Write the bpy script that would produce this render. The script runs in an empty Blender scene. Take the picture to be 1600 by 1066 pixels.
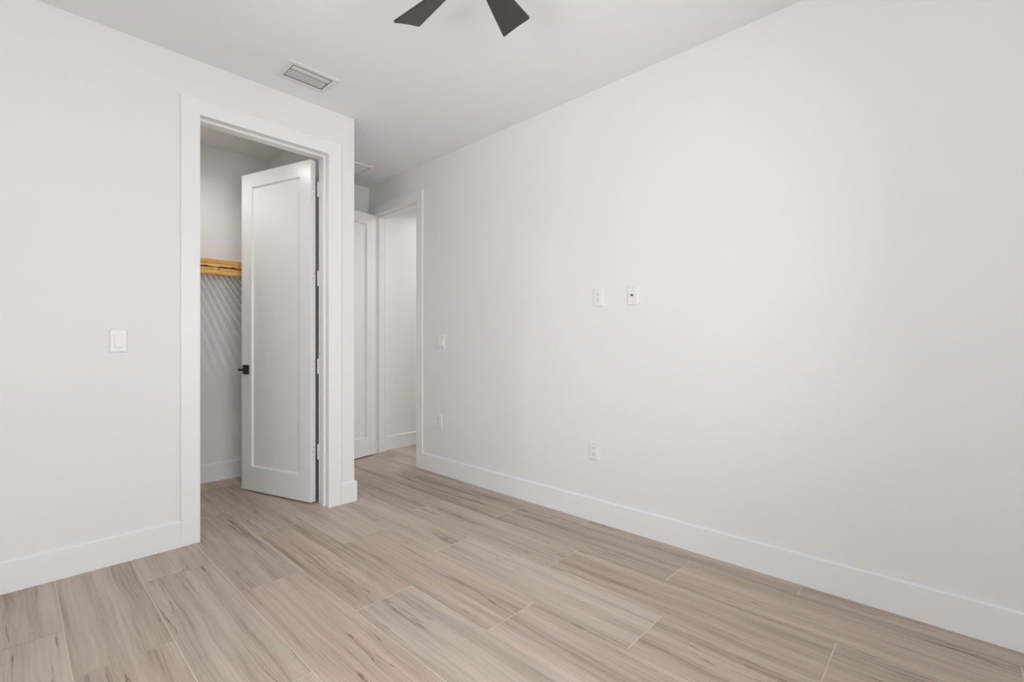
import bpy, bmesh, math, random
from mathutils import Vector, Matrix
sc = bpy.context.scene
C = sc.collection
PI = math.pi

# ---------------------------------------------------------------- camera
cam = bpy.data.cameras.new('camera'); co = bpy.data.objects.new('camera', cam); C.objects.link(co)
co.location = (0, 0, 1.14)
co.rotation_euler = (PI/2, 0, -0.8182)
cam.sensor_width = 36; cam.lens = 733.16/1600*36
cam.shift_y = 3.2/1600
cam.clip_start = 0.02
sc.camera = co

# ---------------------------------------------------------------- sky, lights, exposure
w = bpy.data.worlds.new('daylight'); sc.world = w; w.use_nodes = True
bg = w.node_tree.nodes['Background']; bg.inputs[0].default_value = (0.95, 0.975, 1.0, 1); bg.inputs[1].default_value = 0.9
sc.view_settings.view_transform = 'Standard'; sc.view_settings.look = 'None'
sc.view_settings.gamma = 1; sc.view_settings.use_curve_mapping = False
sc.view_settings.exposure = 0.0

def area(name, loc, rot, sx, sy, power, col):
    l = bpy.data.lights.new(name, 'AREA'); l.shape = 'RECTANGLE'; l.size = sx; l.size_y = sy
    l.energy = power; l.color = col
    o = bpy.data.objects.new(name, l); C.objects.link(o); o.location = loc; o.rotation_euler = rot
    return o
def spot(name, loc, power, col, radius, size=165, blend=.35):
    l = bpy.data.lights.new(name, 'SPOT'); l.energy = power; l.color = col; l.shadow_soft_size = radius
    l.spot_size = math.radians(size); l.spot_blend = blend
    o = bpy.data.objects.new(name, l); C.objects.link(o); o.location = loc
    return o
# room extents (metres)
RX, LY, FY, H = 2.558, 3.153, 4.45, 2.76     # right wall, closet wall, far wall, ceiling
BX, BY = -1.25, -0.85                        # walls behind the camera
HB = 0.140
# daylight entering through the windows behind the camera
area('daylight_back_window', (0.35, BY-0.16, 1.45), (PI/2, 0, 0), 2.2, 1.6, 70, (0.985, 0.992, 1.0))
area('daylight_side_window', (BX-0.16, 0.45, 1.20), (PI/2, 0, -PI/2), 1.5, 1.5, 35, (0.985, 0.992, 1.0))
# added fill lamp outside the side window, aimed up to brighten the ceiling
area('ceiling_fill_side', (BX-1.6, 0.45, 0.02), (PI/2+0.85, 0, -PI/2), 2.4, 1.6, 84, (0.99, 0.99, 0.985))
spot('closet_downlight', (0.58, 3.86, 2.70), 20, (1.0, 0.965, 0.93), 0.009, 165, 0.6)
spot('hall_downlight', (3.55, 3.85, 2.72), 14.5, (1.0, 0.96, 0.92), 0.06)
spot('hall_end_fill', (4.75, 3.35, 2.72), 60, (1.0, 0.96, 0.92), 0.06)  # added unseen lamp, lifts the dim lower part of the hall wall

# ---------------------------------------------------------------- materials
def mat(name):
    m = bpy.data.materials.new(name); m.use_nodes = True
    nt = m.node_tree; b = nt.nodes['Principled BSDF']
    return m, nt, b
def nd(nt, t, **kw):
    n = nt.nodes.new(t)
    for k, v in kw.items(): setattr(n, k, v)
    return n
def paint(name, col, rough, bump=0.0, scale=220, spec=0.4):
    m, nt, b = mat(name)
    tc = nd(nt, 'ShaderNodeTexCoord')
    n = nd(nt, 'ShaderNodeTexNoise'); n.inputs['Scale'].default_value = 1.6; n.inputs['Detail'].default_value = 2
    nt.links.new(tc.outputs['Object'], n.inputs['Vector'])
    mx = nd(nt, 'ShaderNodeMix', data_type='RGBA')
    mx.inputs[6].default_value = (*[c*0.985 for c in col], 1); mx.inputs[7].default_value = (*[min(1, c*1.01) for c in col], 1)
    nt.links.new(n.outputs['Fac'], mx.inputs[0]); nt.links.new(mx.outputs[2], b.inputs['Base Color'])
    b.inputs['Roughness'].default_value = rough
    b.inputs['Specular IOR Level'].default_value = spec
    if bump:
        n2 = nd(nt, 'ShaderNodeTexNoise'); n2.inputs['Scale'].default_value = scale; n2.inputs['Detail'].default_value = 3
        nt.links.new(tc.outputs['Object'], n2.inputs['Vector'])
        bp = nd(nt, 'ShaderNodeBump'); bp.inputs['Strength'].default_value = bump; bp.inputs['Distance'].default_value = 0.002
        nt.links.new(n2.outputs['Fac'], bp.inputs['Height']); nt.links.new(bp.outputs[0], b.inputs['Normal'])
    return m
M_wall = paint('wall_paint', (0.806, 0.810, 0.806), 0.55, 0.05)
M_ceil = paint('ceiling_paint', (0.875, 0.885, 0.89), 0.8, 0.06)
M_trim = paint('trim_paint', (0.835, 0.842, 0.845), 0.34)
M_door = paint('door_paint', (0.84, 0.84, 0.838), 0.28)
M_plastic = paint('white_plastic', (0.81, 0.81, 0.81), 0.28)
M_plate_screw = paint('white_plate_screw', (0.66, 0.66, 0.66), 0.3)
M_slot = paint('dark_slot', (0.06, 0.06, 0.06), 0.6)
M_screw = paint('painted_screw', (0.48, 0.48, 0.47), 0.35)
M_hinge = paint('white_hinge_metal', (0.83, 0.83, 0.83), 0.3)
M_vent = paint('vent_enamel', (0.76, 0.76, 0.75), 0.4)
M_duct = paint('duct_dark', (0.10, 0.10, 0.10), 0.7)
M_black = paint('black_metal', (0.014, 0.012, 0.012), 0.35)
def bronze():
    m, nt, b = mat('bronze_blade')
    tc = nd(nt, 'ShaderNodeTexCoord'); mp = nd(nt, 'ShaderNodeMapping'); mp.inputs['Scale'].default_value = (3, 45, 45)
    n = nd(nt, 'ShaderNodeTexNoise'); n.inputs['Scale'].default_value = 2; n.inputs['Detail'].default_value = 4
    r = nd(nt, 'ShaderNodeValToRGB'); r.color_ramp.elements[0].color = (0.026, 0.022, 0.018, 1); r.color_ramp.elements[1].color = (0.046, 0.038, 0.030, 1)
    nt.links.new(tc.outputs['Object'], mp.inputs[0]); nt.links.new(mp.outputs[0], n.inputs['Vector'])
    nt.links.new(n.outputs['Fac'], r.inputs[0]); nt.links.new(r.outputs[0], b.inputs['Base Color'])
    b.inputs['Roughness'].default_value = 0.30; b.inputs['Specular IOR Level'].default_value = 0.5
    return m
M_blade = bronze()
M_motor = paint('fan_motor_bronze', (0.03, 0.026, 0.022), 0.35)

def pine():
    m, nt, b = mat('raw_pine')
    L = nt.links.new
    tc = nd(nt, 'ShaderNodeTexCoord'); mp = nd(nt, 'ShaderNodeMapping'); mp.inputs['Scale'].default_value = (1.6, 10, 26)
    n = nd(nt, 'ShaderNodeTexNoise'); n.inputs['Scale'].default_value = 2.2; n.inputs['Detail'].default_value = 5; n.inputs['Distortion'].default_value = 0.8
    r = nd(nt, 'ShaderNodeValToRGB'); e = r.color_ramp.elements
    e[0].position = 0.30; e[0].color = (0.50, 0.22, 0.045, 1); e[1].position = 0.62; e[1].color = (0.86, 0.50, 0.16, 1)
    L(tc.outputs['Object'], mp.inputs[0]); L(mp.outputs[0], n.inputs['Vector'])
    L(n.outputs['Fac'], r.inputs[0]); L(r.outputs[0], b.inputs['Base Color']); b.inputs['Roughness'].default_value = 0.5
    return m
M_pine = pine()
M_bark = paint('pine_dark_edge', (0.07, 0.032, 0.012), 0.7)

def floor_mat():
    m, nt, b = mat('wood_look_porcelain'); L = nt.links.new
    def mth(op, a, bb=None, c=None, clamp=False):
        n = nd(nt, 'ShaderNodeMath', operation=op, use_clamp=clamp)
        for i, v in enumerate((a, bb, c)):
            if v is None: continue
            if isinstance(v, (int, float)): n.inputs[i].default_value = v
            else: L(v, n.inputs[i])
        return n.outputs[0]
    def comb(x, y, z):
        n = nd(nt, 'ShaderNodeCombineXYZ')
        for i, v in enumerate((x, y, z)):
            if isinstance(v, (int, float)): n.inputs[i].default_value = v
            else: L(v, n.inputs[i])
        return n.outputs[0]
    def noise(vec, scale, detail=3, rough=0.5, dist=0.0):
        n = nd(nt, 'ShaderNodeTexNoise'); n.inputs['Scale'].default_value = scale; n.inputs['Detail'].default_value = detail
        n.inputs['Roughness'].default_value = rough; n.inputs['Distortion'].default_value = dist
        L(vec, n.inputs['Vector']); return n.outputs['Fac']
    def ss(v, a, bb):
        n = nd(nt, 'ShaderNodeMapRange', interpolation_type='SMOOTHSTEP')
        n.inputs[1].default_value = a; n.inputs[2].default_value = bb; L(v, n.inputs[0]); return n.outputs[0]
    uv = nd(nt, 'ShaderNodeUVMap', uv_map='plank'); sep = nd(nt, 'ShaderNodeSeparateXYZ'); L(uv.outputs[0], sep.inputs[0])
    at = nd(nt, 'ShaderNodeAttribute', attribute_name='plank_random'); sr = nd(nt, 'ShaderNodeSeparateColor'); L(at.outputs['Color'], sr.inputs[0])
    u, v = sep.outputs[0], sep.outputs[1]; r1, r2, r3 = sr.outputs[0], sr.outputs[1], sr.outputs[2]
    z = mth('MULTIPLY', r1, 40.0)
    # slow sideways wander of the grain
    wv = noise(comb(mth('MULTIPLY', u, 4.0), mth('MULTIPLY', v, 2.6), z), 1.0, 2)
    uw = mth('ADD', u, mth('MULTIPLY', mth('SUBTRACT', wv, 0.5), 0.028))
    # sparse knots that bend and ring the grain
    vo = nd(nt, 'ShaderNodeTexVoronoi', feature='F1'); vo.inputs['Scale'].default_value = 1.0; vo.inputs['Randomness'].default_value = 0.9
    kv = comb(mth('MULTIPLY', uw, 5.0), mth('MULTIPLY', v, 1.05), z); L(kv, vo.inputs['Vector'])
    d = vo.outputs['Distance']
    gate_s = nd(nt, 'ShaderNodeSeparateColor'); L(vo.outputs['Color'], gate_s.inputs[0])
    gate = mth('GREATER_THAN', gate_s.outputs[0], 0.72)
    k = mth('MULTIPLY', ss(d, 0.42, 0.0), gate)
    uk = mth('ADD', uw, mth('MULTIPLY', k, 0.035))
    broad = noise(comb(mth('MULTIPLY', uk, 17), mth('MULTIPLY', v, 0.62), z), 1.0, 3, 0.5)
    mid = noise(comb(mth('MULTIPLY', uk, 85), mth('MULTIPLY', v, 1.9), z), 1.0, 4, 0.65)
    fib = noise(comb(mth('MULTIPLY', uw, 330), mth('MULTIPLY', v, 9.0), z), 1.0, 2)
    vein_n = noise(comb(mth('MULTIPLY', uk, 24), mth('MULTIPLY', v, 0.8), mth('ADD', z, 7.3)), 1.0, 3, 0.55)
    vein = ss(mth('ABSOLUTE', mth('SUBTRACT', vein_n, 0.58)), 0.016, 0.0)
    veing = ss(noise(comb(mth('MULTIPLY', u, 7), mth('MULTIPLY', v, 1.7), mth('ADD', z, 3.1)), 1.0, 1), 0.47, 0.60)
    vein = mth('MULTIPLY', vein, veing)
    rings = mth('MULTIPLY', mth('MULTIPLY', mth('ADD', mth('SINE', mth('ADD', mth('MULTIPLY', d, 62), mth('MULTIPLY', mid, 7))), 1.0), 0.5), k)
    t = mth('ADD', mth('MULTIPLY', broad, 0.75), mth('MULTIPLY', mid, 0.55))
    t = mth('ADD', t, mth('MULTIPLY', fib, 0.20))
    t = mth('SUBTRACT', t, mth('MULTIPLY', rings, 0.16))
    t = mth('SUBTRACT', t, mth('MULTIPLY', k, 0.06))
    t = mth('SUBTRACT', t, mth('MULTIPLY', vein, 0.25))
    t = mth('ADD', t, mth('MULTIPLY', mth('SUBTRACT', r2, 0.5), 0.10))
    ramp = nd(nt, 'ShaderNodeValToRGB'); cr = ramp.color_ramp; L(t, ramp.inputs[0])
    cr.elements[0].position = 0.40; cr.elements[0].color = (0.165, 0.12, 0.09, 1)
    cr.elements[1].position = 1.0; cr.elements[1].color = (0.60, 0.51, 0.45, 1)
    for p, c in ((0.54, (0.29, 0.228, 0.184, 1)), (0.67, (0.425, 0.352, 0.300, 1)), (0.82, (0.52, 0.44, 0.385, 1))):
        e = cr.elements.new(p); e.color = c
    # warmer or greyer plank
    mx = nd(nt, 'ShaderNodeMix', data_type='RGBA', blend_type='MULTIPLY'); mx.inputs[0].default_value = 1
    tint = nd(nt, 'ShaderNodeMix', data_type='RGBA'); tint.inputs[6].default_value = (1.01, 0.985, 0.965, 1); tint.inputs[7].default_value = (1.03, 0.965, 0.905, 1)
    L(r3, tint.inputs[0]); L(ramp.outputs[0], mx.inputs[6]); L(tint.outputs[2], mx.inputs[7])
    L(mx.outputs[2], b.inputs['Base Color'])
    b.inputs['Roughness'].default_value = 0.42; b.inputs['Specular IOR Level'].default_value = 0.35
    bp = nd(nt, 'ShaderNodeBump'); bp.inputs['Strength'].default_value = 0.12; bp.inputs['Distance'].default_value = 0.0015
    L(t, bp.inputs['Height']); L(bp.outputs[0], b.inputs['Normal'])
    return m
M_floor = floor_mat()
M_grout = paint('pale_grout', (0.76, 0.67, 0.56), 0.85)
def glass():
    m = bpy.data.materials.new('window_glass'); m.use_nodes = True; nt = m.node_tree; nt.nodes.clear()
    o = nd(nt, 'ShaderNodeOutputMaterial'); mx = nd(nt, 'ShaderNodeMixShader'); t = nd(nt, 'ShaderNodeBsdfTransparent'); g = nd(nt, 'ShaderNodeBsdfGlossy')
    f = nd(nt, 'ShaderNodeFresnel'); f.inputs[0].default_value = 1.3; g.inputs['Roughness'].default_value = 0.02
    nt.links.new(f.outputs[0], mx.inputs[0]); nt.links.new(t.outputs[0], mx.inputs[1]); nt.links.new(g.outputs[0], mx.inputs[2]); nt.links.new(mx.outputs[0], o.inputs[0])
    return m
M_glass = glass()

# ---------------------------------------------------------------- helpers
def box(bm, x0, x1, y0, y1, z0, z1, mi=0):
    vs = [bm.verts.new((x, y, z)) for z in (z0, z1) for y in (y0, y1) for x in (x0, x1)]
    for f in ((0,2,3,1), (4,5,7,6), (0,1,5,4), (2,6,7,3), (0,4,6,2), (1,3,7,5)):
        fc = bm.faces.new([vs[i] for i in f]); fc.material_index = mi
def cyl(bm, p0, p1, r0, r1=None, n=24):
    r1 = r0 if r1 is None else r1
    p0, p1 = Vector(p0), Vector(p1); d = p1-p0
    g = bmesh.ops.create_cone(bm, cap_ends=True, segments=n, radius1=r0, radius2=r1, depth=d.length)
    q = d.to_track_quat('Z', 'Y').to_matrix().to_4x4()
    bmesh.ops.transform(bm, matrix=Matrix.Translation((p0+p1)/2) @ q, verts=g['verts'])
def lathe(bm, prof, n=40):
    rings = []
    for r, z in prof: rings.append([bm.verts.new((r*math.cos(2*PI*i/n), r*math.sin(2*PI*i/n), z)) for i in range(n)])
    for a, b_ in zip(rings, rings[1:]):
        for i in range(n): bm.faces.new((a[i], a[(i+1)%n], b_[(i+1)%n], b_[i]))
    bm.faces.new(rings[0]); bm.faces.new(rings[-1])
def obj(name, bm, m, parent=None, bevel=0.0, smooth=False, loc=None):
    bmesh.ops.recalc_face_normals(bm, faces=bm.faces)
    me = bpy.data.meshes.new(name); bm.to_mesh(me); bm.free()
    for x in (m if isinstance(m, (list, tuple)) else [m]): me.materials.append(x)
    o = bpy.data.objects.new(name, me); C.objects.link(o)
    if parent: o.parent = parent
    if loc: o.location = loc
    if bevel:
        b = o.modifiers.new('bevel', 'BEVEL'); b.width = bevel; b.segments = 2; b.limit_method = 'ANGLE'; b.angle_limit = 0.6
    if smooth:
        for p in me.polygons: p.use_smooth = True
        try: me.set_sharp_from_angle(angle=0.6)
        except Exception: pass
    return o
def struct(name, bm, m, label=None, **kw):
    o = obj(name, bm, m, **kw); o['kind'] = 'structure'
    if label: o['label'] = label
    return o
def thing(name, label, cat, loc=(0,0,0), rotz=0, group=None):
    o = bpy.data.objects.new(name, None); C.objects.link(o); o.location = loc; o.rotation_euler = (0,0,rotz)
    o.empty_display_size = 0.1
    o['label'] = label; o['category'] = cat
    if group: o['group'] = group
    return o
def slab(boxes):
    bm = bmesh.new()
    for b in boxes: box(bm, *b)
    return bm
WT = 0.127
X_END, Y_END = 5.2, FY
CX0, CX1 = -0.45, 1.570           # closet interior
COLX = 1.697                      # outer face of closet side wall (room corner)
OX0, OX1 = 0.741, 1.500           # closet opening (casing edges)
EY0, EY1 = 3.589, 4.338           # entry opening (casing edges)
OZ = 2.447                        # casing underside
CW = 0.0925                       # casing width
T = 0.015
J = 0.006                         # reveal
VX0, VX1, VY0, VY1 = 1.118, 1.357, 2.787, 2.942   # vent hole in the ceiling
HY = 4.41                         # hall side wall face

# ---------------------------------------------------------------- floor: planks and grout grid
def build_floor():
    rnd = random.Random(11)
    bm = bmesh.new(); uvl = bm.loops.layers.uv.new('plank'); cl = bm.loops.layers.float_color.new('plank_random')
    W, LN, G = 0.2862, 1.18, 0.0022
    x_first = 0.143
    off = {0: 2.175, 1: 2.797, 2: 2.370, 3: 1.848, 4: 2.520, 5: 2.061, 6: 2.680, 7: 2.180, 8: 1.690}
    xa, xb, ya, yb = BX-0.3, X_END+0.2, BY-0.3, 4.65
    def quad(x0, x1, y0, y1, z, mi, uv0=None, col=(0,0,0,1)):
        x0, x1, y0, y1 = max(x0, xa), min(x1, xb), max(y0, ya), min(y1, yb)
        if x1 <= x0 or y1 <= y0: return
        vs = [bm.verts.new(p) for p in ((x0,y0,z), (x1,y0,z), (x1,y1,z), (x0,y1,z))]
        f = bm.faces.new(vs); f.material_index = mi
        for l in f.loops:
            l[cl] = col
            if uv0: l[uvl].uv = (l.vert.co.x-uv0[0], l.vert.co.y-uv0[1])
    box(bm, xa, xb, ya, yb, -0.12, -0.0012, 1)
    for c in range(-7, 20):
        x0 = x_first + c*W
        o = off.get(c, rnd.random()*LN)
        o = o - math.ceil((o-ya)/LN)*LN
        y = o
        while y < yb:
            flip = rnd.random() < 0.5
            col = (rnd.random(), rnd.random(), rnd.random(), 1)
            quad(x0+G, x0+W-G, y+G, y+LN-G, 0.0, 0, (x0, y), col)
            y += LN
    me = bpy.data.meshes.new('floor')
    bm.normal_update()
    bm.to_mesh(me); bm.free(); me.materials.append(M_floor); me.materials.append(M_grout)
    o = bpy.data.objects.new('floor', me); C.objects.link(o); o['kind'] = 'structure'
    o['label'] = 'greige wood-look plank tile floor with pale grout lines'
    for p in me.polygons:
        if p.material_index == 0 and p.normal.z < 0: p.flip()
build_floor()

# ---------------------------------------------------------------- ceiling and walls
struct('ceiling', slab([(BX-0.3, VX0, BY-0.3, 4.65, H, H+0.12), (VX1, X_END+0.2, BY-0.3, 4.65, H, H+0.12), (VX0, VX1, BY-0.3, VY0, H, H+0.12), (VX0, VX1, VY1, 4.65, H, H+0.12)]), M_ceil, 'flat pale grey-white painted ceiling')
struct('wall_left', slab([(BX, OX0-J, LY, LY+WT, 0, H), (OX0-J, OX1+J, LY, LY+WT, OZ+J, H), (OX1+J, COLX, LY, LY+WT, 0, H)]), M_wall,
       'white wall with the open closet doorway')
struct('wall_closet_side', slab([(CX1, COLX, LY+WT, FY, 0, H)]), M_wall, 'side wall of the closet forming the projecting corner')
struct('wall_closet_end', slab([(CX0-WT, CX0, LY+WT, FY, 0, H)]), M_wall)
struct('wall_far', slab([(BX-0.2, RX, FY, FY+WT, 0, H)]), M_wall, 'far wall behind the closet and entry alcove')
struct('wall_right', slab([(RX, RX+WT, BY-0.2, EY0-J, 0, H), (RX, RX+WT, EY0-J, EY1+J, OZ+J, H), (RX, RX+WT, EY1+J, FY+WT, 0, H)]), M_wall,
       'long blank white wall on the right with wall plates')
struct('wall_hall', slab([(RX+WT, X_END, HY, HY+0.16, 0, H)]), M_wall, 'hallway wall seen through the entry door opening')
struct('wall_hall_front', slab([(RX+WT, X_END, 2.6, 2.7, 0, H)]), M_wall)
struct('wall_hall_end', slab([(X_END, X_END+0.12, 2.6, HY+0.16, 0, H)]), M_wall)
# windows behind the camera
def wall_hole_y(name, y0, y1, xa, xb, wx0, wx1, z0, z1):
    struct(name, slab([(xa, wx0, y0, y1, 0, H), (wx1, xb, y0, y1, 0, H), (wx0, wx1, y0, y1, 0, z0), (wx0, wx1, y0, y1, z1, H)]), M_wall)
wall_hole_y('wall_back', BY-0.14, BY, BX-0.14, RX, -0.75, 1.45, 0.65, 2.25)
struct('wall_side', slab([(BX-0.14, BX, BY, -0.30, 0, H), (BX-0.14, BX, 1.20, LY+WT, 0, H), (BX-0.14, BX, -0.30, 1.20, 0, 0.45), (BX-0.14, BX, -0.30, 1.20, 1.95, H)]), M_wall)
def window_frame_y(name, x0, x1, z0, z1, y):
    bm = slab([(x0, x0+.05, y-.09, y-.03, z0, z1), (x1-.05, x1, y-.09, y-.03, z0, z1), (x0+.05, x1-.05, y-.09, y-.03, z0, z0+.05),
               (x0+.05, x1-.05, y-.09, y-.03, z1-.05, z1), ((x0+x1)/2-.02, (x0+x1)/2+.02, y-.085, y-.035, z0+.05, z1-.05)])
    f = struct(name, bm, M_trim)
    obj('pane', slab([(x0+.05, x1-.05, y-.062, y-.058, z0+.05, z1-.05)]), M_glass, f)
window_frame_y('window_1', -0.75, 1.45, 0.65, 2.25, BY)
def window_frame_x(name, y0, y1, z0, z1, x):
    bm = slab([(x-.09, x-.03, y0, y0+.05, z0, z1), (x-.09, x-.03, y1-.05, y1, z0, z1), (x-.09, x-.03, y0+.05, y1-.05, z0, z0+.05),
               (x-.09, x-.03, y0+.05, y1-.05, z1-.05, z1)])
    f = struct(name, bm, M_trim)
    obj('pane', slab([(x-.062, x-.058, y0+.05, y1-.05, z0+.05, z1-.05)]), M_glass, f)
window_frame_x('window_2', -0.30, 1.20, 0.45, 1.95, BX)

# ---------------------------------------------------------------- baseboards
BV = 0.0035
HT = 0.148; CH = 0.0045
def base_run(name, pts, z=HB, label=None):
    """pts: list of (wall point, front point) pairs along the run; the front top edge is eased back to the wall"""
    bm = bmesh.new(); secs = []
    for wpt, fpt in pts:
        wv, fv = Vector(wpt), Vector(fpt); d = (wv-fv)
        prof = [(fv, 0), (fv, z), (fv+d*.16, z+.0042), (fv+d*.42, HT-.0012), (fv+d*.62, HT), (wv, HT), (wv, 0)]
        secs.append([bm.verts.new((p.x, p.y, zz)) for p, zz in prof])
    for a, b_ in zip(secs, secs[1:]):
        n = len(a)
        for k in range(n): bm.faces.new((a[k], a[(k+1)%n], b_[(k+1)%n], b_[k]))
    bm.faces.new(secs[0]); bm.faces.new(secs[-1])
    struct(name, bm, M_trim, label)
base_run('baseboard_left', [((BX, LY), (BX, LY-T)), ((OX0-CW, LY), (OX0-CW, LY-T))], label='white baseboard left of the closet casing')
base_run('baseboard_corner', [((OX1+CW, LY), (OX1+CW, LY-T)), ((COLX, LY), (COLX+T, LY-T)), ((COLX, FY), (COLX+T, FY))], label='white baseboard wrapping the projecting corner beside the closet')
base_run('baseboard_right', [((RX, BY), (RX-T, BY)), ((RX, EY0-CW), (RX-T, EY0-CW))], label='long white baseboard along the right wall')
base_run('baseboard_far', [((COLX+T, FY), (COLX+T, FY-T)), ((RX, FY), (RX, FY-T))])
base_run('baseboard_closet', [((CX0, FY), (CX0, FY-T)), ((CX1, FY), (CX1, FY-T))], label='white baseboard on the closet back wall')
base_run('baseboard_hall', [((RX+WT+T, HY), (RX+WT+T, HY-T)), ((X_END, HY), (X_END, HY-T))], label='white baseboard of the hallway wall')
base_run('baseboard_back', [((BX, BY), (BX, BY+T)), ((RX-T, BY), (RX-T, BY+T))])
base_run('baseboard_side', [((BX, BY+T), (BX+T, BY+T)), ((BX, LY-T), (BX+T, LY-T))])

# ---------------------------------------------------------------- door casings and jambs
def casing_bm(u0, u1, ztop, flat, f0, f1):
    """mitred U-shaped flat casing around opening u0..u1; flat: function (u, d, z)->xyz, depth from f0 to f1"""
    bm = bmesh.new()
    def prism(pts):
        a = [bm.verts.new(flat(u, f0, z)) for u, z in pts]; b_ = [bm.verts.new(flat(u, f1, z)) for u, z in pts]
        bm.faces.new(a); bm.faces.new(b_)
        for i in range(len(pts)): bm.faces.new((a[i], a[(i+1)%len(pts)], b_[(i+1)%len(pts)], b_[i]))
    g = 0.0004
    prism([(u0-CW, 0), (u0, 0), (u0, ztop), (u1, ztop), (u1, 0), (u1+CW, 0), (u1+CW, ztop+CW), (u0-CW, ztop+CW)])
    return bm
fy = lambda u, d, z: (u, d, z)
fx = lambda u, d, z: (d, u, z)
struct('trim_1', casing_bm(OX0, OX1, OZ, fy, LY-T, LY), M_trim, 'flat white casing around the closet doorway', bevel=0.0018)
struct('trim_2', casing_bm(OX0, OX1, OZ, fy, LY+WT, LY+WT+T), M_trim, bevel=0.0018)
def casing_entry(d0, d1, ymax):
    bm = bmesh.new()
    z1 = OZ+CW
    def prism(pts):
        a = [bm.verts.new((d0, u, z)) for u, z in pts]; b_ = [bm.verts.new((d1, u, z)) for u, z in pts]
        bm.faces.new(a); bm.faces.new(b_)
        for i in range(len(pts)): bm.faces.new((a[i], a[(i+1)%len(pts)], b_[(i+1)%len(pts)], b_[i]))
    g = 0.0004
    prism([(EY0-CW, 0), (EY0, 0), (EY0, OZ), (EY1, OZ), (EY1, 0), (ymax, 0), (ymax, z1), (EY0-CW, z1)])
    return bm
struct('trim_3', casing_entry(RX-T, RX, EY1+CW), M_trim, 'flat white casing around the entry doorway', bevel=0.0018)
struct('trim_4', casing_entry(RX+WT, RX+WT+T, HY-0.001), M_trim, bevel=0.0018)
# jambs with stops
JT = 0.0  # jamb surfaces lie J outside the casing edge
def jamb_closet():
    bm = bmesh.new(); y0, y1 = LY, LY+WT
    t = J - 0.0002
    box(bm, OX0-J, OX0-J+0.0045, y0, y1, 0, OZ+J); box(bm, OX1+J-0.0045, OX1+J, y0, y1, 0, OZ+J)
    box(bm, OX0-J, OX1+J, y0, y1, OZ+J-0.0045, OZ+J)
    # stops
    sy0, sy1, st = LY+0.040, LY+0.078, 0.012
    box(bm, OX0-0.002, OX0+st, sy0, sy1, 0, OZ-st); box(bm, OX1-st, OX1+0.002, sy0, sy1, 0, OZ-st)
    box(bm, OX0-0.002, OX1+0.002, sy0, sy1, OZ-st, OZ+0.002)
    return bm
struct('trim_5', jamb_closet(), M_trim, 'white closet door jamb with stop', bevel=0.0012)
def jamb_entry():
    bm = bmesh.new(); x0, x1 = RX, RX+WT
    box(bm, x0, x1, EY0-J, EY0-J+0.0045, 0, OZ+J); box(bm, x0, x1, EY1+J-0.0045, EY1+J, 0, OZ+J)
    box(bm, x0, x1, EY0-J, EY1+J, OZ+J-0.0045, OZ+J)
    s0, s1, st = RX+0.045, RX+0.082, 0.012
    box(bm, s0, s1, EY0-0.002, EY0+st, 0, OZ-st); box(bm, s0, s1, EY1-st, EY1+0.002, 0, OZ-st)
    box(bm, s0, s1, EY0-0.002, EY1+0.002, OZ-st, OZ+0.002)
    return bm
struct('trim_6', jamb_entry(), M_trim, 'white entry door jamb with stop', bevel=0.0012)

# ---------------------------------------------------------------- doors
def leaf_bm(W, Z0, Z1, TH, stile, top, bot, rec=0.0145, slope=0.007):
    """local x along the leaf from the hinge corner, y thickness 0..TH, recessed flat panel on both faces"""
    bm = bmesh.new()
    def ring(y, ins):
        return [bm.verts.new(p) for p in ((stile+ins, y, Z0+bot+ins), (W-stile-ins, y, Z0+bot+ins), (W-stile-ins, y, Z1-top-ins), (stile+ins, y, Z1-top-ins))]
    outs = []
    for y, s in ((0, 1), (TH, -1)):
        o = [bm.verts.new(p) for p in ((0, y, Z0), (W, y, Z0), (W, y, Z1), (0, y, Z1))]
        a = ring(y, 0.0); b_ = ring(y+s*0.004, 0.0015); c = ring(y+s*rec, slope)
        for r0, r1 in ((o, a), (a, b_), (b_, c)):
            for i in range(4): bm.faces.new((r0[i], r0[(i+1)%4], r1[(i+1)%4], r1[i]))
        bm.faces.new(c); outs.append(o)
    for i in range(4): bm.faces.new((outs[0][i], outs[0][(i+1)%4], outs[1][(i+1)%4], outs[1][i]))
    return bm
def handle(parent, x, z, side, W, TH):
    """square rosette and lever on the face at y=0 (side -1) or y=TH (side +1); lever points to the hinge"""
    y = 0 if side < 0 else TH
    s = side
    ybox = lambda a, b_: (min(y+s*a, y+s*b_), max(y+s*a, y+s*b_))
    bm = bmesh.new(); box(bm, x-.033, x+.033, *ybox(0, .009), z-.036, z+.036)
    r = obj('door_handle', bm, M_black, parent, bevel=0.002)
    bm = bmesh.new(); cyl(bm, (x, y+s*.009, z), (x, y+s*.052, z), .011, .010)
    obj('neck', bm, M_black, r, smooth=True)
    bm = bmesh.new()
    a0, a1 = ybox(.044, .060)
    # tapered lever bar with a pointed outer end
    pts = [(x+.022, z), (x+.010, z+.010), (x-.085, z+.0075), (x-.098, z+.004), (x-.098, z-.004), (x-.085, z-.0075), (x+.010, z-.010)]
    lo = [bm.verts.new((px, a0, pz)) for px, pz in pts]; hi = [bm.verts.new((px, a1, pz)) for px, pz in pts]
    bm.faces.new(lo); bm.faces.new(hi)
    for i in range(len(pts)): bm.faces.new((lo[i], lo[(i+1)%len(pts)], hi[(i+1)%len(pts)], hi[i]))
    obj('lever', bm, M_black, r, bevel=0.002)
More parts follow.
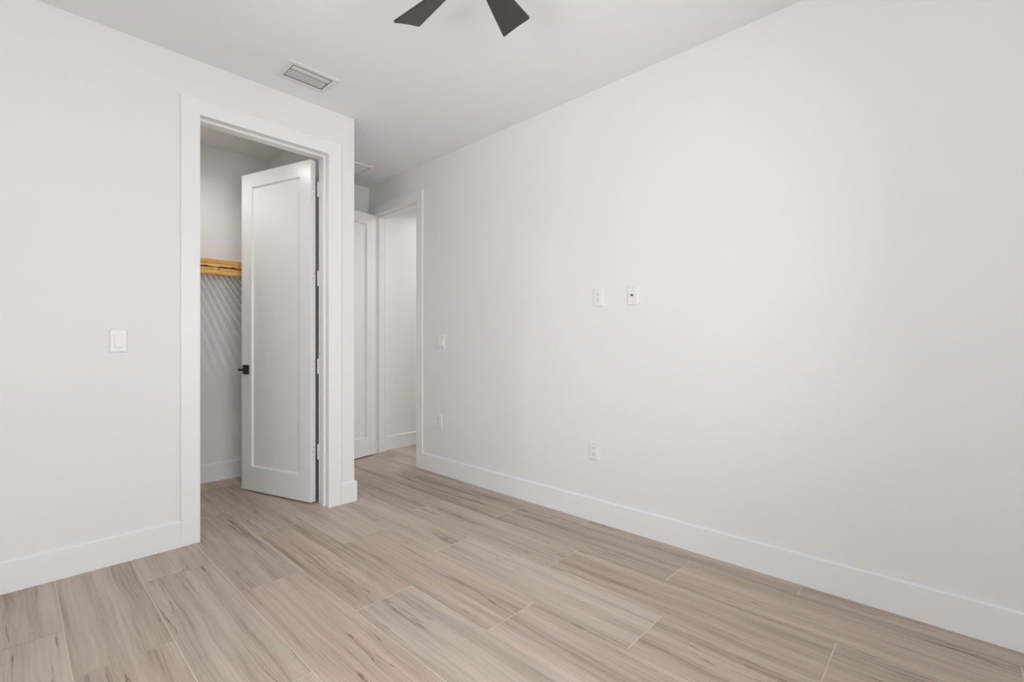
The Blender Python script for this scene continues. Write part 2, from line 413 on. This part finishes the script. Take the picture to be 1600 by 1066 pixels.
def hinge(parent, z, TH, pin, jam):
    """4 in butt hinge: leaf on the door's hinge edge (local x=0 plane), knuckle at pin (local), leaf on jamb towards jam"""
    bm = bmesh.new()
    box(bm, -0.0030, 0.0, 0.006, TH-0.002, z-.051, z+.051)
    h = obj('hinge', bm, M_hinge, parent, bevel=0.0006)
    bm = bmesh.new()
    for i in range(5):
        za = z-.051+i*.0204
        cyl(bm, (pin[0], pin[1], za+.0004), (pin[0], pin[1], za+.0200), .0062, n=16)
    cyl(bm, (pin[0], pin[1], z-.054), (pin[0], pin[1], z+.054), .0045, n=12)
    obj('knuckle', bm, M_hinge, h, smooth=True)
    bm = bmesh.new()
    a = Vector(pin); b_ = Vector(jam); d = (b_-a).normalized(); n = Vector((-d.y, d.x))*0.0011
    lo = [bm.verts.new((p.x, p.y, z-.051)) for p in (a-n, b_-n, b_+n, a+n)]; hi = [bm.verts.new((v.co.x, v.co.y, z+.051)) for v in lo]
    bm.faces.new(lo); bm.faces.new(hi)
    for i in range(4): bm.faces.new((lo[i], lo[(i+1)%4], hi[(i+1)%4], hi[i]))
    obj('jamb_plate', bm, M_hinge, h)
    for dz in (-.034, 0, .034):
        bm = bmesh.new(); cyl(bm, (-0.0042, TH*.45 + (.006 if dz == 0 else -.004), z+dz), (-0.0028, TH*.45 + (.006 if dz == 0 else -.004), z+dz), .0042, n=12)
        obj('screw', bm, M_screw, h)
HZ = (0.365, 0.975, 1.60, 2.235)
# closet door: visible face corner at the hinge (1.445, 3.30), free corner (1.223, 4.022)
P = Vector((1.447, 3.303)); Q = Vector((1.225, 4.025)); dv = (Q-P).normalized(); ang = math.atan2(dv.y, dv.x)
TH = 0.043
# local +y is 90deg CCW of dv, i.e. towards the camera side; so put the origin at the far face corner
O = P + Vector((dv.y, -dv.x))*TH
d1 = obj('door_1', leaf_bm(0.755, 0.010, 2.440, TH, 0.115, 0.107, 0.185), M_door, bevel=0.0015)
d1.location = (O.x, O.y, 0); d1.rotation_euler = (0, 0, ang); d1['kind'] = 'structure'
d1['label'] = 'tall white one-panel closet door standing open with a black lever'
inv = (Matrix.Translation((O.x, O.y, 0)) @ Matrix.Rotation(ang, 4, 'Z')).inverted()
pin = inv @ Vector((1.497, LY+WT+T*0+0.010+0.004, 0)); jm = inv @ Vector((1.5035, LY+WT-0.038, 0))
for z in HZ: hinge(d1, z, TH, (pin.x, pin.y), (jm.x, jm.y))
handle(d1, 0.698, 0.935, 1, .755, TH); handle(d1, 0.698, 0.935, -1, .755, TH)
# entry door, opened into the room beside the far wall
P = Vector((RX-T-0.004, EY1-0.006)); th2 = math.radians(12)
dv = Vector((-math.cos(th2), -math.sin(th2))); ang = math.atan2(dv.y, dv.x)
# local +y (CCW of dv) points to -Y (towards the camera)
TH2 = 0.036
d2 = obj('door_2', leaf_bm(0.738, 0.010, 2.440, TH2, 0.110, 0.107, 0.185), M_door, bevel=0.0015)
d2.location = (P.x, P.y, 0); d2.rotation_euler = (0, 0, ang); d2['kind'] = 'structure'
d2['label'] = 'white one-panel entry door opened back against the far wall'
handle(d2, 0.683, 0.935, 1, .738, TH2)
inv = (Matrix.Translation((P.x, P.y, 0)) @ Matrix.Rotation(ang, 4, 'Z')).inverted()
pin = inv @ Vector((RX-T-.002, EY1+0.003, 0)); jm = inv @ Vector((RX+0.025, EY1+0.0008, 0))
for z in HZ: hinge(d2, z, TH2, (pin.x, pin.y), (jm.x, jm.y))

# ---------------------------------------------------------------- closet shelf
sh = thing('closet_shelf', 'raw golden pine slatted shelf on the closet back wall', 'shelf', (CX0, FY, 0))
SW = CX1-CX0; SY0 = -0.31
def wavy_board(z0, z1, y0, y1, amp, seed, lower):
    rnd = random.Random(seed); bm = bmesh.new(); n = 150; ph = [rnd.random()*6 for _ in range(5)]
    rows = []
    for i in range(n+1):
        x = SW*i/n
        wv = amp*(math.sin(x*31+ph[0])*.45+math.sin(x*67+ph[1])*.35+math.sin(x*133+ph[2])*.2+math.sin(x*260+ph[3])*.12)
        a, b_ = (z0+wv, z1) if lower else (z0, z1)
        rows.append([bm.verts.new(p) for p in ((x, y0, a), (x, y0, b_), (x, y1, b_), (x, y1, a))])
    for r0, r1 in zip(rows, rows[1:]):
        for k in range(4): bm.faces.new((r0[k], r0[(k+1)%4], r1[(k+1)%4], r1[k]))
    bm.faces.new(rows[0]); bm.faces.new(rows[-1]); return bm
SZ = 1.785
obj('front_board', wavy_board(SZ-.053, SZ, SY0, SY0+.018, .0075, 3, True), M_pine, sh, bevel=0.0)
obj('front_rail', slab([(0, SW, SY0+.001, SY0+.022, SZ-.120, SZ-.062)]), M_pine, sh, bevel=0.004)
obj('bark_strip', slab([(0, SW, SY0+.006, SY0+.020, SZ-.068, SZ-.036)]), M_bark, sh)['label'] = 'dark irregular strip between the two boards'
bm = bmesh.new(); cyl(bm, (1.10-CX0, SY0-.0006, SZ-.075), (1.10-CX0, SY0+.004, SZ-.075), .0055, n=12)
obj('screw', bm, M_bark, sh)
obj('wall_cleat', slab([(0, SW, -.018, 0, SZ-.040, SZ-.0085)]), M_pine, sh)
x = .006
i = 0
while x < SW-.03:
    obj('slat', slab([(x, x+.0208, SY0+.0225, -.0005, SZ-.008, SZ)]), M_pine, sh); x += .0372

# ---------------------------------------------------------------- wall plates
def plate_bm(w_, h_, t=.0055):
    bm = bmesh.new()
    o = [(-w_/2, -h_/2), (w_/2, -h_/2), (w_/2, h_/2), (-w_/2, h_/2)]
    s = .0035
    a = [bm.verts.new((x, 0, z)) for x, z in o]; b_ = [bm.verts.new((x, -t*.45, z)) for x, z in o]
    c = [bm.verts.new((x-math.copysign(s, x), -t, z-math.copysign(s, z))) for x, z in o]
    bm.faces.new(a); bm.faces.new(c)
    for r0, r1 in ((a, b_), (b_, c)):
        for k in range(4): bm.faces.new((r0[k], r0[(k+1)%4], r1[(k+1)%4], r1[k]))
    return bm
def screws(t, pts, y=-.0055):
    for x, z in pts:
        bm = bmesh.new(); cyl(bm, (x, y+.0003, z), (x, y-.0009, z), .0032, n=14); obj('screw', bm, M_plate_screw, t)
def device(name, label, cat, loc, rz, kind, group=None, w_=.072, h_=.118):
    """local -y faces the room"""
    t = thing(name, label, cat, loc, rz, group)
    t.scale = (1, 1.4, 1)
    obj('cover_plate', plate_bm(w_, h_), M_plastic, t, bevel=.0012)
    if kind == 'outlet':
        obj('receptacle', slab([(-.0168, .0168, -.0075, -.0050, -.0335, .0335)]), M_plastic, t, bevel=.001)
        for cz in (-.0175, .0175):
            for dx, hh in ((-.0064, .0040), (.0064, .0034)):
                obj('slot', slab([(dx-.0011, dx+.0011, -.0078, -.0073, cz+.004-hh, cz+.004+hh)]), M_slot, t)
            bm = bmesh.new(); cyl(bm, (0, -.0073, cz-.0072), (0, -.0078, cz-.0072), .0027, n=14); obj('ground_hole', bm, M_slot, t)
        screws(t, [(0, -.048), (0, .048)])
    elif kind == 'coax':
        bm = bmesh.new(); cyl(bm, (0, -.0055, 0), (0, -.008, 0), .0075, n=6); nut = obj('jack_nut', bm, M_screw, t)
        bm = bmesh.new(); cyl(bm, (0, -.008, 0), (0, -.016, 0), .0048, n=18); obj('coax_jack', bm, M_black, t, smooth=True)['label'] = 'dark round jack in the centre'
        screws(t, [(0, -.042), (0, .042)])
    elif kind.startswith('switch'):
        n = int(kind[-1])
        for k in range(n):
            cx = (k-(n-1)/2)*.046
            fr = obj('switch_frame', slab([(cx-.0175, cx+.0175, -.0072, -.0050, -.0345, .0345)]), M_plastic, t, bevel=.0008)
            bm = bmesh.new()
            v = [(-.0150, -.0072, -.032), (.0150, -.0072, -.032), (.0150, -.0072, .032), (-.0150, -.0072, .032),
                 (-.0150, -.0125, -.031), (.0150, -.0125, -.031), (.0150, -.0082, .031), (-.0150, -.0082, .031)]
            vs = [bm.verts.new((a+cx, b_, c)) for a, b_, c in v]
            for f in ((0,1,2,3), (4,7,6,5), (0,4,5,1), (1,5,6,2), (2,6,7,3), (3,7,4,0)): bm.faces.new([vs[i] for i in f])
            obj('rocker', bm, M_plastic, t, bevel=.0008)
            screws(t, [(cx, -.048), (cx, .048)])
    return t
RZ = PI/2      # local -y -> +x ... rotated so that -y faces -X
device('light_switch', 'single white rocker switch on the left wall beside the closet casing', 'light switch', (0.381, LY, 1.151), 0, 'switch1')
RR = -PI/2
device('power_outlet', 'upper white duplex outlet on the right wall, left of the coax plate', 'outlet', (RX, 1.640, 1.431), RR, 'outlet')
device('coax_plate', 'white wall plate with one dark central jack on the right wall', 'wall plate', (RX, 1.397, 1.428), RR, 'coax')
device('power_outlet', 'low white duplex outlet above the baseboard below the coax plate', 'outlet', (RX, 1.672, 0.449), RR, 'outlet')
device('light_switch', 'double white rocker switch beside the entry door casing', 'light switch', (RX, 3.245, 1.153), RR, 'switch2', w_=.116, h_=.118)
device('power_outlet', 'low white outlet on the right wall nearest the entry door', 'outlet', (RX, 3.262, 0.459), RR, 'outlet')

# ---------------------------------------------------------------- ceiling vents
vt = thing('ceiling_vent', 'small rectangular white supply vent with louvres in front of the closet', 'vent', ((VX0+VX1)/2, (VY0+VY1)/2, H))
def frame_bm(hx, hy, fw, t, ix=None):
    bm = bmesh.new()
    ring = lambda x, y, z: [bm.verts.new(p) for p in ((-x, -y, z), (x, -y, z), (x, y, z), (-x, y, z))]
    rs = [ring(hx, hy, 0), ring(hx-.004, hy-.004, -t), ring(hx-fw, hy-fw, -t), ring(hx-fw, hy-fw, 0)]
    for a, b_ in zip(rs, rs[1:]+rs[:1]):
        for k in range(4): bm.faces.new((a[k], a[(k+1)%4], b_[(k+1)%4], b_[k]))
    return bm
obj('frame', frame_bm(.150, .112, .0315, .005), M_vent, vt)
bm = slab([(-.1188, .1188, -.0768, .0768, .100, .104), (-.1192, -.1182, -.0768, .0768, 0, .100), (.1182, .1192, -.0768, .0768, 0, .100),
           (-.1182, .1182, -.0772, -.0762, 0, .100), (-.1182, .1182, .0762, .0772, 0, .100)])
obj('duct', bm, M_duct, vt)
def louver(x0, x1, y, flat, curl, z0=-.003, rise=.016, t=.0012):
    '''blade along x: flat lip near the ceiling plane, far side curling up into the duct'''
    bm = bmesh.new(); n = 6
    rows = [(y, z0+.0015), (y+.002, z0)] + [(y + flat + curl*math.sin(i/n*PI/2), z0 + rise*(1-math.cos(i/n*PI/2))) for i in range(n+1)]
    m_ = len(rows)
    lo = [[bm.verts.new((x, a, b)) for a, b in rows] for x in (x0, x1)]
    hi = [[bm.verts.new((x, a, b+t)) for a, b in rows] for x in (x0, x1)]
    for V in (lo, hi):
        for i in range(m_-1): bm.faces.new((V[0][i], V[0][i+1], V[1][i+1], V[1][i]))
    for e in (0, m_-1): bm.faces.new((lo[0][e], hi[0][e], hi[1][e], lo[1][e]))
    for k in (0, 1): bm.faces.new(lo[k]+hi[k][::-1])
    return bm
obj('louver', louver(-.113, .113, -.066, .040, .008), M_vent, vt, smooth=True)
for k in range(5):
    obj('louver', louver(-.113, .113, -.0105+k*.0165, .0065, .0055, -.002, .012), M_vent, vt, smooth=True)
rg = thing('return_grille', 'white return air grille on the alcove ceiling partly hidden by the corner', 'vent', (2.045, 4.085, H))
obj('frame', frame_bm(.240, .200, .028, .010), M_vent, rg)
obj('duct', slab([(-.213, .213, -.173, .173, -.0012, -.0002)]), M_duct, rg)  # flat dark sheet under the ceiling, stands in for shade behind the louvres
for k in range(16):
    y = -.166 + k*.0215
    bm = bmesh.new()
    pts = ((y, -.0016), (y+.001, -.0016), (y+.016, -.009), (y+.015, -.009))
    a = [bm.verts.new((-.211, *p)) for p in pts]; b_ = [bm.verts.new((.211, *p)) for p in pts]
    bm.faces.new(a); bm.faces.new(b_)
    for i in range(4): bm.faces.new((a[i], a[(i+1)%4], b_[(i+1)%4], b_[i]))
    obj('louver', bm, M_vent, rg)

# ---------------------------------------------------------------- ceiling fan
fan = thing('ceiling_fan', 'dark bronze five-blade ceiling fan hanging from the ceiling', 'ceiling fan', (1.106, 1.313, 2.5))
bm = bmesh.new(); lathe(bm, [(.02, H-2.5-.055), (.060, H-2.5-.045), (.068, H-2.5-.012), (.068, H-2.5)]); obj('canopy', bm, M_motor, fan, smooth=True)
bm = bmesh.new(); cyl(bm, (0, 0, .05), (0, 0, H-2.5-.04), .012); obj('downrod', bm, M_motor, fan, smooth=True)
bm = bmesh.new(); lathe(bm, [(.025, .085), (.045, .075), (.085, .050), (.098, .020), (.098, -.025), (.085, -.050), (.060, -.060), (.02, -.064)]); obj('motor_housing', bm, M_motor, fan, smooth=True)
def blade_bm():
    # outline in blade space: x radial, y across (CCW positive)
    tl, tr, rl, rr = (.403, .022), (.402, -.115), (.12, -.028), (.12, -.088)
    bm = bmesh.new(); ns, nw = 14, 8
    th = .0035
    def pt(s, q):     # s 0..1 root to tip, q 0..1 right to left
        l = Vector(rl).lerp(Vector(tl), s); r = Vector(rr).lerp(Vector(tr), s)
        p = r.lerp(l, q)
        return p.x, p.y
    cor = .011
    outl = []
    A, B, Cc, D = Vector(rr), Vector(tr), Vector(tl), Vector(rl)
    def rounded(p, a, b_, r):
        u = (a-p).normalized(); v = (b_-p).normalized(); res = []
        for k in range(7):
            t = k/6; res.append(((p+u*r)*(1-t)**2 + p*2*t*(1-t) + (p+v*r)*t*t))
        return res
    outl = rounded(A, D, B, .006)
    # right edge, gently bowed
    outl += rounded(B, A, Cc, cor)
    # tip dips slightly outward in the middle
    for t in (.25, .5, .75): outl.append(B.lerp(Cc, t)+Vector((-.003*math.sin(t*PI), 0)))
    outl += rounded(Cc, B, D, cor) + rounded(D, Cc, A, .006)
    pitch = -0.32; cp, sp = math.cos(pitch), math.sin(pitch)
    tr3 = lambda x, y, z: (x, y*cp - z*sp, y*sp + z*cp)
    lo = [bm.verts.new(tr3(p.x, p.y, -th)) for p in outl]; hi = [bm.verts.new(tr3(p.x, p.y, th)) for p in outl]
    bm.faces.new(lo); bm.faces.new(hi)
    for i in range(len(outl)): bm.faces.new((lo[i], lo[(i+1)%len(outl)], hi[(i+1)%len(outl)], hi[i]))
    return bm
b0 = obj('blade', blade_bm(), M_blade, fan, bevel=.001)
bm = bmesh.new(); box(bm, .075, .150, -.040, .002, -.006, .012)
a0 = obj('blade_bracket', bm, M_motor, b0, bevel=.003)
for k in range(5):
    if k == 0: b_ = b0
    else:
        b_ = b0.copy(); C.objects.link(b_); b_.parent = fan
        a_ = a0.copy(); C.objects.link(a_); a_.parent = b_
    b_.rotation_euler = (0, 0, 1.536 - k*2*PI/5)
